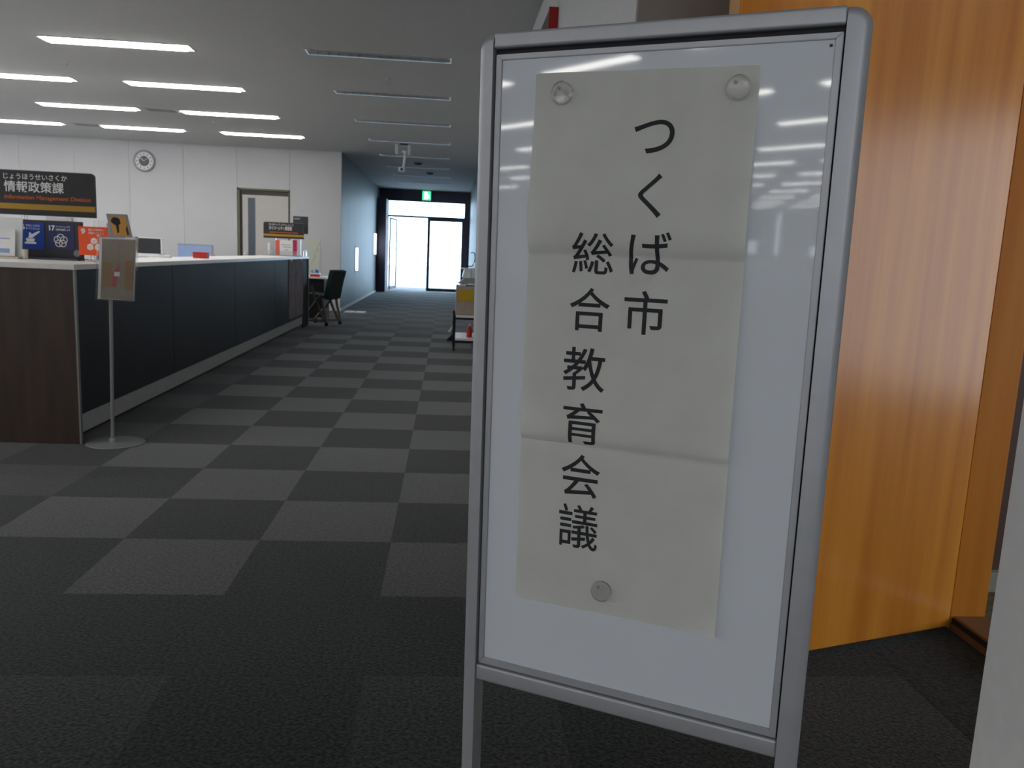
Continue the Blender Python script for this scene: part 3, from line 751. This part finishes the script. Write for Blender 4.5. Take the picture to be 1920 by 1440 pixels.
for k, (x, y, lb_) in enumerate([(-5.3, 12.55, 'white office desk left of the monitor desk below the wall clock'), (-4.3, 9.2, 'white office desk halfway behind the counter, nearer side'),
        (-5.8, 9.2, 'white office desk halfway behind the counter, farther left'), (-4.3, 6.6, 'white office desk behind the near half of the counter'), (-5.8, 6.6, 'white office desk left of the near counter half'),
        (-7.3, 6.6, 'white office desk far left at the near counter half'), (-7.3, 9.2, 'white office desk far left, middle row'), (-7.3, 12.55, 'white office desk far left, below the far wall')]):
    desk(x, y, 1.4, 1.2, lb_, 'office desks behind the counter')  # hidden white desks put in to bounce light up to the ceiling
# monitor
t = thing('monitor', 'white framed monitor with a dark screen behind the counter', 'monitor', (-4.37, 12.5, .72))
MX0, MX1 = -4.445, -4.03
M3 = Matrix.Translation((-4.03, 12.45, 0))
mo = put('monitor_housing', box(new(), MX0 - .18, MX1 - .18 - .01, 12.42, 12.46, .862, 1.135, .006), whiteP, t)
put('screen', box(new(), MX0 - .165, MX1 - .215, 12.4165, 12.4198, .905, 1.125), screenM, t)
put('stand_neck', box(new(), -4.45, -4.39, 12.45, 12.48, .735, .93, .004), whiteP, t)
put('stand_foot', box(new(), -4.52, -4.32, 12.37, 12.55, .7203, .7347, .004), whiteP, t)
# pale blue partition
t = thing('desk_partition', 'pale blue fabric desk partition right of the monitor', 'partition', (-3.85, 12.75, .72))
put('fabric_panel', box(new(), -4.10, -3.60, 12.73, 12.75, .7202, 1.055, .003), blueP, t)
put('top_rail', box(new(), -4.105, -3.595, 12.727, 12.753, 1.0552, 1.068, .002), greyP, t)
put('edge_post', box(new(), -3.5995, -3.58, 12.727, 12.753, .7202, 1.068, .002), greyP, t)
put('post_knob', box(new(), -3.5795, -3.55, 12.72, 12.76, .86, .92, .006), greyP, t)
# tissue pack on worktop
t = thing('tissue_pack', 'white and blue tissue pack on the counter below the blue partition', 'tissue pack', (-2.36, 7.0, CT))
put('pack', box(new(), -2.40, -2.31, 6.97, 7.03, CT + .0003, CT + .022, .008), whiteP, t)
put('blue_band', box(new(), -2.401, -2.375, 6.969, 7.031, CT + .0225, CT + .026, .001), blueI, t)
b_ = new(); bmesh.ops.create_grid(b_, x_segments=8, y_segments=8, size=.5)
for v in b_.verts: v.co = Vector((-2.37 + v.co.x * .035 + v.co.y * .01, 7.0 + .010 * math.sin(v.co.x * 7 + v.co.y * 3), CT + .047 + v.co.y * .04 + .006 * math.sin(v.co.x * 9)))
put('tissue', b_, whiteP, t, True)
# keyboard like device seen on the desk edge
t = thing('hole_punch', 'small dark device on the counter below the monitor', 'hole punch', (-2.33, 6.1, CT))
put('device_base', box(new(), -2.375, -2.315, 6.10, 6.14, CT + .0003, CT + .006, .002), signK, t)
put('device_arm', prism(new(), [(-2.37, CT + .0065), (-2.32, CT + .0065), (-2.325, CT + .012), (-2.36, CT + .015)], 6.105, 6.135), signK, t)

# large pale sheet on the far wall behind the leaflets
t = thing('wall_poster', 'pale greenish sheet with faint diagonal lines on the far wall behind the leaflets', 'poster', (-2.37, YW, .75))
put('sheet', prism(new(), [(-2.50, .70), (-2.25, .70), (-2.245, 1.245), (-2.49, 1.255)], YW - .006, YW - .0005), mat('pale green paper', lin('#c6cabc'), .6, noise=.03), t)
for k in range(3):
    put('print_line', prism(new(), [(-2.42 + .05 * k, .80 + .12 * k), (-2.41 + .05 * k, .80 + .12 * k), (-2.31 + .03 * k, .95 + .12 * k), (-2.32 + .03 * k, .95 + .12 * k)], YW - .0068, YW - .0061), mat('faint print', lin('#a4a898'), .7, noise=.03), t)

# side desk past the counter with stationery and a chair
t = thing('side_desk', 'low grey topped desk just beyond the far counter end', 'desk', (-2.2, 12.1, 0))
put('desktop', box(new(), -2.80, -1.80, 12.12, 12.75, .643, .668, .003), topM, t)
sd = t
put('front_panel', box(new(), -2.77, -1.84, 12.15, 12.17, .05, .6428), blackM, t)
for xx in (-2.77, -1.86): put('side_panel', box(new(), xx, xx + .02, 12.1705, 12.70, .0, .6428), blackM, t)
t = thing('tape_dispenser', 'blue tape dispenser standing on a red box on the side desk', 'tape dispenser', (-1.93, 11.95, .735))
put('dispenser_body', prism(new(), [(-2.035, .725), (-1.925, .725), (-1.93, .753), (-1.955, .773), (-2.0, .778), (-2.03, .763)], 12.20, 12.26, 'y', .003), blueI, t)
put('tape_roll', cyl(new(), (-1.995, 12.195, .753), (-1.995, 12.1995, .753), .02), whiteP, t)
t = thing('red_file_box', 'red and white box under the blue dispenser on the side desk', 'box', (-1.93, 11.94, .68))
put('box_body', box(new(), -2.05, -1.91, 12.18, 12.28, .6683, .703, .004), redP, t)
put('box_lid', box(new(), -2.053, -1.907, 12.177, 12.283, .7033, .7245, .003), whiteP, t)

for o_ in list(COL.objects):
    if o_.parent is None and o_.name in ('side_desk', 'tape_dispenser', 'red_file_box'): o_.location.y += .12

# chair: nesting chair with dark green shell, seen in profile facing left
ch = thing('nesting_chair', 'dark green chair with grey sloping legs and casters at the side desk', 'chair', (-1.80, 11.75, 0))
CHX, CHY = -1.74, 11.70
def shell(pts, th_, y0, y1):
    out = []
    up = [(x, z) for x, z in pts]; dn = []
    for k, (x, z) in enumerate(pts):
        a = pts[max(k - 1, 0)]; c = pts[min(k + 1, len(pts) - 1)]
        dx, dz = c[0] - a[0], c[1] - a[1]; l = math.hypot(dx, dz)
        dn.append((x + dz / l * th_, z - dx / l * th_))
    return prism(new(), up + dn[::-1], y0, y1)
put('backrest', shell([(-1.70, .40), (-1.685, .46), (-1.665, .56), (-1.635, .68), (-1.600, .80)], .06, 11.70, 12.05), chairG, ch, True)

put('seat', shell([(-2.10, .45), (-2.02, .455), (-1.85, .44), (-1.72, .43)], .035, 11.71, 12.04), chairG, ch, True)
for yy in (11.70, 12.06):
    put('leg', tube(new(), [(-1.90, yy, .56), (-1.86, yy, .44), (-1.76, yy, .22), (-1.68, yy, .07)], .020), chairT, ch, True)
    put('leg', tube(new(), [(-1.72, yy, .40), (-1.70, yy, .28), (-1.66, yy, .14), (-1.655, yy, .07)], .020), chairT, ch, True)
    put('leg', tube(new(), [(-1.76, yy, .42), (-1.92, yy, .22), (-2.06, yy, .07)], .020), chairT, ch, True)
    put('foot_rail', tube(new(), [(-1.64, yy, .068), (-1.86, yy, .068), (-2.08, yy, .068)], .012), chairT, ch, True)
    for xx in (-1.65, -2.07):
        cs = put('caster', cyl(new(), (xx, yy - .012, .028), (xx, yy + .012, .028), .0275, 18, bev=.004), blackM, ch, True)
put('back_bracket', tube(new(), [(-1.70, 11.70, .40), (-1.655, 11.76, .385), (-1.655, 12.0, .385), (-1.70, 12.06, .40)], .012), blackM, ch, True)

ch.rotation_euler.z = math.radians(-24)
ch.location.x -= .02; ch.location.y -= .04

# ------------------------------------------------------------------ poster stand on the floor
pb = thing('poster_stand', 'slim floor stand with acrylic holder and round clear base beside the counter', 'stand', (-1.818, 4.47, 0))
px, py = -1.80, 4.47
put('base_disc', (lambda b: (lathe(b, [(.148, 0), (.151, .003), (.148, .006), (.03, .008)], (-1.802, 4.49, .0003), 56), b)[1])(new()), mat('clear grey acrylic', (.55, .56, .58), .15, trans=.5, ior=1.3, noise=.03), pb, True)
put('pole_socket', cyl(new(), (-1.815, 4.485, .0085), (-1.815, 4.485, .03), .018, bev=.003), alu, pb, True)
put('pole', cyl(new(), (-1.815, 4.485, .0305), (-1.80, 4.485, .80), .0095), mat('dull silver pole', lin('#9a9896'), .35, metal=.4, noise=.04), pb, True)
MH = Matrix.Translation((-1.762, 4.455, .80)) @ Matrix.Rotation(math.radians(-14), 4, 'Z') @ Matrix.Rotation(math.radians(-6), 4, 'X')
def hb(*a, **k):
    b = box(new(), *a, **k); bmesh.ops.transform(b, verts=b.verts, matrix=MH); return b
ho = put('acrylic_holder', (lambda b: (box(b, -.112, .112, -.010, -.007, -.012, .325), box(b, -.112, .112, .008, .011, -.012, .325), box(b, -.112, .112, -.007, .008, -.012, -.009), bmesh.ops.transform(b, verts=b.verts, matrix=MH), b)[4])(new()), clearT, pb)
put('white_sheet', hb(-.108, .106, .002, .0045, -.006, .322), whiteP, pb)
pp = put('poster', hb(-.088, .100, -.0035, -.001, -.004, .314), postG, pb)
put('poster_field', hb(-.078, -.022, -.0042, -.0037, .05, .19), postB, pp)
put('poster_field', hb(.052, .096, -.0042, -.0037, .05, .205), postB, pp)
put('poster_caption', hb(-.068, .060, -.0042, -.0037, .018, .062), postL, pp)
b_ = new()
poly(b_, [(-.022, .062), (.004, .062), (.010, .12), (.022, .165), (.012, .195), (.004, .165), (-.018, .14)], -.0048); bmesh.ops.transform(b_, verts=b_.verts, matrix=MH)
put('red_figure', b_, mat('dull red print', lin('#8c2a26'), .6, noise=.05), pp)
put('white_patch', hb(-.010, .022, -.0054, -.0050, .118, .142), whiteP, pp)
put('fold_line', hb(.010, .0125, -.0042, -.0037, .20, .312), mat('faint fold', lin('#6c6250'), .7, noise=.05), pp)
for xx in (-.108, .100): put('holder_clip', hb(xx - .006, xx + .012, -.013, .014, .3255, .332), whiteP, pb)
MC = MH @ Matrix(((1, 0, -.30, 0), (0, 1, 0, 0), (0, 0, 1, 0), (0, 0, 0, 1)))
def cb_(*a, **k):
    b = box(new(), *a, **k); bmesh.ops.transform(b, verts=b.verts, matrix=Matrix.Translation((.108, 0, 0)) @ MC); return b
put('topper_card', cb_(-.062, .062, -.002, .001, .327, .448), greyP, pb)
tc_ = put('topper_print', cb_(-.046, .050, -.003, -.0022, .335, .436), amber, pb)
b_ = new(); poly(b_, [(-.043 + .03 + .026 * math.cos(k * PI / 5) * (1 + .2 * (k % 2)), .41 + .022 * math.sin(k * PI / 5)) for k in range(10)], -.0035)
poly(b_, [(-.018, .392), (.0, .392), (-.008, .352), (-.02, .345)], -.0035); poly(b_, [(.035, .37), (.047, .39), (.048, .340), (.036, .338)], -.0035)
bmesh.ops.transform(b_, verts=b_.verts, matrix=Matrix.Translation((.108, 0, 0)) @ MC)
put('black_blot', b_, inkM, tc_)

# ------------------------------------------------------------------ trolley by the right corridor wall
tr = thing('trolley', 'black framed two shelf trolley against the right corridor wall, partly behind the board', 'trolley', (.3, 9.6, 0))
TX0, TX1, TY0, TY1 = .075, .49, 9.2, 9.9
for xx in (TX0, TX1 - .03):
    for yy in (TY0, TY1 - .03):
        put('post', box(new(), xx, xx + .03, yy, yy + .03, .05, .42, .003), blackM, tr)
        put('caster', cyl(new(), (xx + .005, yy + .015, .0252), (xx + .025, yy + .015, .0252), .025, 16), blackM, tr, True)
for zz in (.12, .385):
    put('shelf', box(new(), TX0 + .031, TX1 - .031, TY0 + .001, TY1 - .001, zz, zz + .03, .003), whiteP, tr)
    put('shelf_rim', box(new(), TX0 + .031, TX1 - .031, TY0 - .006, TY0 + .0005, zz - .02, zz + .005), blackM, tr)
t = thing('red_bottle', 'small red bottle on the lower shelf of the black trolley', 'bottle', (.27, 9.35, .15))
put('bottle_body', (lambda b: (lathe(b, [(.03, 0), (.032, .01), (.032, .09), (.014, .125), (.012, .135)], (.27, 9.35, .1503), 20), b)[1])(new()), redP, t, True)
put('bottle_cap', cyl(new(), (.27, 9.35, .286), (.27, 9.35, .305), .014), whiteP, t)
t = thing('cardboard_box', 'pinkish grey cardboard box with a yellow label standing on the trolley', 'box', (.28, 9.45, .42))
put('box_body', box(new(), .10, .44, 9.25, 9.75, .4205, .745, .004), kraft, t)
put('yellow_label', box(new(), .125, .30, 9.247, 9.2496, .575, .705), yellowP, t)
for xx in (.13, .17): put('tape', prism(new(), [(xx, .7453), (xx + .03, .7453), (xx + .05, .765), (xx + .02, .765)], 9.30, 9.34), whiteP, t)
t = thing('paper_tray', 'sloping grey brown tray lying on the cardboard box', 'tray', (.3, 9.5, .745))
put('tray_body', prism(new(), [(.115, .767), (.46, .767), (.46, .83), (.19, .83)], 9.36, 9.7, 'y', .003), greyP, t)
put('tray_lining', box(new(), .20, .45, 9.38, 9.68, .8303, .835), kraft, t)
t = thing('storage_case', 'pale translucent plastic case on top of the grey tray', 'case', (.3, 9.5, .835))
put('case_body', prism(new(), [(.165, .8355), (.46, .8355), (.46, .935), (.19, .935)], 9.4, 9.66, 'y', .004), mat('pale translucent plastic', lin('#ccd8d8'), .3, noise=.05), t)
put('case_rim', box(new(), .155, .465, 9.39, 9.67, .9353, .947, .003), whiteP, t)
put('divider_rib', box(new(), .265, .272, 9.395, 9.3995, .84, .93), greyP, t)
t = thing('cable_clamp', 'dark curled clamp arm rising from the plastic case beside the board edge', 'clamp', (.28, 9.5, .947))
put('arm', tube(new(), [(.225, 9.45, .950), (.24, 9.45, .972), (.262, 9.45, .965), (.285, 9.45, .98), (.305, 9.45, 1.03), (.31, 9.45, 1.08), (.30, 9.45, 1.12)], .006), blackM, t, True)
put('tip', box(new(), .255, .30, 9.445, 9.455, 1.122, 1.132, .002), blackM, t)
# small dolly foot just left of the trolley
t = thing('wheel_stopper', 'black and white wheel stopper on the carpet left of the trolley', 'wheel stopper', (.07, 10.3, 0))
put('stopper_base', prism(new(), [(.00, .0005), (.13, .0005), (.13, .10), (.09, .10)], 10.25, 10.4, 'y', .003), blackM, t)
put('stopper_top', prism(new(), [(.02, .11), (.06, .11), (.10, .20), (.08, .20)], 10.28, 10.32, 'y', .003), whiteP, t)
put('stopper_arm', box(new(), .07, .10, 10.3205, 10.35, .1005, .34, .004), greyP, t)

# ------------------------------------------------------------------ the notice board stand in front
U = Vector((.8846, -.4663, .006)).normalized(); V = Vector((-.0095, -.0052, .9999)); V = (V - U * V.dot(U)).normalized(); N = U.cross(V)
BL = Vector((.0772, 1.2088, .4829)); base = BL - V * (BL.z / V.z); ZB = (BL - base).length
BM = Matrix(((U.x, -N.x, V.x, base.x), (U.y, -N.y, V.y, base.y), (U.z, -N.z, V.z, base.z), (0, 0, 0, 1)))
Wd, Ht = .4432, .9220
ns = thing('notice_board_stand', 'freestanding aluminium framed whiteboard stand on two legs in the foreground', 'notice board', M=BM)
def L(b): return dict(bm=b)
def npt(name, b, m, smooth=False, parent=None):
    if parent:
        # parts of parts are given in the stand's frame
        bmesh.ops.transform(b, verts=b.verts, matrix=BM)
        return put(name, b, m, parent, smooth)
    return put(name, b, m, ns, smooth, world=False)
FZ = .0075   # posts protrude this much toward the viewer
def post(u0, u1, outer):
    """rounded post with a rounded top outer corner, running to the floor"""
    r, Rb, zt = .024, .0115, ZB + .9520
    ui, uo, sg = (u1, u0, 1) if outer < 0 else (u0, u1, -1)
    def outline(d):
        cx, cz = uo + sg * r, zt - r
        pts = [(ui, .055), (ui, zt - d)]
        pts += [(cx - sg * (r - d) * math.sin(a * PI / 20), cz + (r - d) * math.cos(a * PI / 20)) for a in range(0, 11)]
        return pts + [(uo + sg * d, .055)]
    loops = []
    for k in range(7):
        th_ = k / 6 * PI / 2; loops.append((Rb * (1 - math.sin(th_)), -FZ + Rb * (1 - math.cos(th_))))
    for k in range(7):
        th_ = k / 6 * PI / 2; loops.append((Rb * (1 - math.cos(th_)), .026 - Rb + Rb * math.sin(th_)))
    b = new(); rings = [[b.verts.new((x, y, z)) for x, z in outline(d)] for d, y in loops]
    n = len(rings[0])
    for p_, q_ in zip(rings, rings[1:]):
        for k in range(n): b.faces.new((p_[k], p_[(k + 1) % n], q_[(k + 1) % n], q_[k]))
    b.faces.new(rings[0]); b.faces.new(rings[-1][::-1])
    return b
npt('post', post(-.0355, -.0122, -1), alu, True)
npt('post', post(.4545, .4835, 1), alu, True)
npt('top_rail', box(new(), -.0120, .4543, -FZ + .0005, .026, ZB + .9305, ZB + .9525, .0045, 4), alu, True)
npt('bottom_rail', box(new(), -.0120, .4543, -FZ + .002, .024, ZB - .0400, ZB - .0135, .004, 3), alu, True)
npt('groove', (lambda b: (box(b, -.0120, .4543, .004, .02, ZB + .9235, ZB + .9303), box(b, -.0120, -.0092, .004, .02, ZB - .0133, ZB + .9235), box(b, .4524, .4543, .004, .02, ZB - .0133, ZB + .9235), b)[3])(new()), groove)
# mitred inner trim in four strips
def trim(p):
    b = new(); prism(b, p, -.0025, .008, 'y', .0008); return b
a_, o_ = 0.0, .0090
npt('trim_strip', trim([(-o_, ZB + .9232 + .0), (Wd + o_, ZB + .9232), (Wd, ZB + Ht - .0065), (0, ZB + Ht - .0065)]), aluD)
npt('trim_strip', trim([(-o_, ZB - .0112), (Wd + o_, ZB - .0112), (Wd, ZB), (0, ZB)]), aluD)
npt('trim_strip', trim([(-o_, ZB - .0110), (0, ZB + .0002), (0, ZB + Ht - .0067), (-o_, ZB + .9230)]), aluD)
npt('trim_strip', trim([(Wd + o_, ZB - .0110), (Wd, ZB + .0002), (Wd, ZB + Ht - .0067), (Wd + o_, ZB + .9230)]), aluD)
npt('whiteboard_panel', box(new(), .0002, Wd - .0002, .0, .006, ZB + .0002, ZB + Ht - .0067), board)
npt('back_panel', box(new(), -.011, .453, .0205, .0235, ZB - .013, ZB + .93), greyP)
npt('screw', cyl(new(), (Wd - .0045, -.0012, ZB + .9085), (Wd - .0045, -.0001, ZB + .9085), .0019, 12), signK)
for u0, u1 in ((-.0355, -.0122), (.4545, .4835)):
    um = (u0 + u1) / 2
    npt('foot_bar', box(new(), um - .014, um + .014, -.20, .22, .025, .0545, .006), alu, True)
    for yy in (-.185, .205): npt('foot_pad', cyl(new(), (um, yy, .0005), (um, yy, .0248), .014), blackM, True)
npt('cross_bar', box(new(), -.0120, .4543, .003, .018, .17, .195, .003), alu, True)

# paper sheet with two fold lines
PQ = [(.0515, .1137), (.3591, .1197), (.3577, .8907), (.0525, .8949)]
def sheet(s, tt):
    a = Vector(PQ[0]).lerp(Vector(PQ[1]), s); b = Vector(PQ[3]).lerp(Vector(PQ[2]), s)
    return a.lerp(b, tt)
def bulge(u, v):
    """distance of the sheet from the whiteboard towards the viewer"""
    f1, f2 = .645, .370
    if v > f1:
        d = v - f1; h = .0150 * (1 - math.exp(-d / .020)) * max(0, 1 - d / .20) + .0008
    elif v > f2:
        d = (f1 - v) / (f1 - f2); h = .0010 + .0042 * math.sin(PI * min(1, d)) ** .8 if 0 < d < 1 else .001
        h += .013 * math.exp(-(v - f2) / .035) * (1 - math.exp(-(v - f2) / .014))
    else:
        d = f2 - v; h = .0010 + .0045 * (1 - math.exp(-d / .035)) * max(0, 1 - d / .30)
    e = max(0, u - .28) / .08
    h += .0035 * e * e * (1 - .8 * max(0, min(1, (v - .6) / .28)))
    h += .0004 * math.sin(u * 60 + v * 9) * math.sin(v * 37)
    if v < .16: h += .004 * max(0, (u - .24) / .12) ** 2 * (1 - (v - .11) / .05)
    return max(.0005, h)
pt = thing('paper_notice', 'off-white folded paper notice with large vertical Japanese writing held on the whiteboard', 'paper', M=BM @ Matrix.Translation((.2, 0, ZB + .5)))
b_ = new(); nu, nv = 30, 220
G = []
for j in range(nv + 1):
    row = []
    for i in range(nu + 1):
        p = sheet(i / nu, j / nv); row.append(b_.verts.new((p.x, -bulge(p.x, p.y), ZB + p.y)))
    G.append(row)
for j in range(nv):
    for i in range(nu): b_.faces.new((G[j][i], G[j][i + 1], G[j + 1][i + 1], G[j + 1][i]))
bmesh.ops.solidify(b_, geom=b_.faces[:], thickness=-.00015)
bmesh.ops.transform(b_, verts=b_.verts, matrix=BM)
put('sheet', b_, paper, pt, True)
CH_ = [('つ', .2272, .8051, .0545, .0429), ('く', .2282, .7276, .0323, .0579), ('ば', .2321, .6509, .0586, .0569), ('市', .2302, .5696, .0601, .0597),
       ('総', .1505, .6483, .0604, .0567), ('合', .1496, .5695, .0588, .0606), ('教', .1465, .4832, .0621, .0625), ('育', .1481, .4035, .0590, .0602),
       ('会', .1485, .3245, .0589, .0631), ('議', .1488, .2461, .0604, .0673)]
for c, u0, v0, w, h in CH_:
    g = bmesh.new()
    for sx, sz, sy_ in ((0, 0, 0), (.00038, 0, 1), (-.00038, 0, 2), (0, .00038, 3), (0, -.00038, 4)):   # slightly heavier strokes
        q_ = fit2(glyphs(c, 0, 8), u0 - w / 2 + sx, u0 + w / 2 + sx, v0 - h / 2 + sz, v0 + h / 2 + sz)
        for v in q_.verts: v.co.y = -sy_ * .00003
        merge(g, q_)
    bmesh.ops.triangulate(g, faces=g.faces[:])
    for _ in range(3):
        es = [e for e in g.edges if e.calc_length() > .0045]
        if es: bmesh.ops.subdivide_edges(g, edges=es, cuts=1)
        bmesh.ops.triangulate(g, faces=g.faces[:])
    for v in g.verts:
        v.co = Vector((v.co.x, v.co.y - bulge(v.co.x, v.co.z) - .0006, ZB + v.co.z))
    bmesh.ops.transform(g, verts=g.verts, matrix=BM)
    put('character', g, inkM, pt)

# clear magnets
for (u0, v0, lbl) in ((.0932, .8667, 'clear round magnet at the upper corner of the paper farther from the door'), (.3330, .8635, 'clear round magnet at the upper corner of the paper nearer the wooden door'), (.1902, .1536, 'clear round magnet near the bottom edge of the paper')):
    y0 = -bulge(u0, v0) - .0012
    mm = BM @ Matrix.Translation((u0, y0, ZB + v0)) @ Matrix.Rotation(PI / 2, 4, 'X')
    t = thing('magnet', lbl, 'magnet', M=mm, group='clear magnets on the board')
    R0 = .0158
    b = new(); lathe(b, [(R0 * .95, 0), (R0, .0010), (R0, .0040), (R0 * .95, .0052), (R0 * .86, .0054), (R0 * .80, .0042), (R0 * .3, .0040)], seg=48)
    bmesh.ops.transform(b, verts=b.verts, matrix=mm); put('clear_cap', b, mat('magnet clear plastic', (1, 1, 1), .08, trans=.97, ior=1.36, noise=.005), t, True)
    b = new(); lathe(b, [(.0022, .0043), (.0022, .0056)], (-.004, .006, 0), 16)
    bmesh.ops.transform(b, verts=b.verts, matrix=mm); put('magnet_core', b, greyP, t)
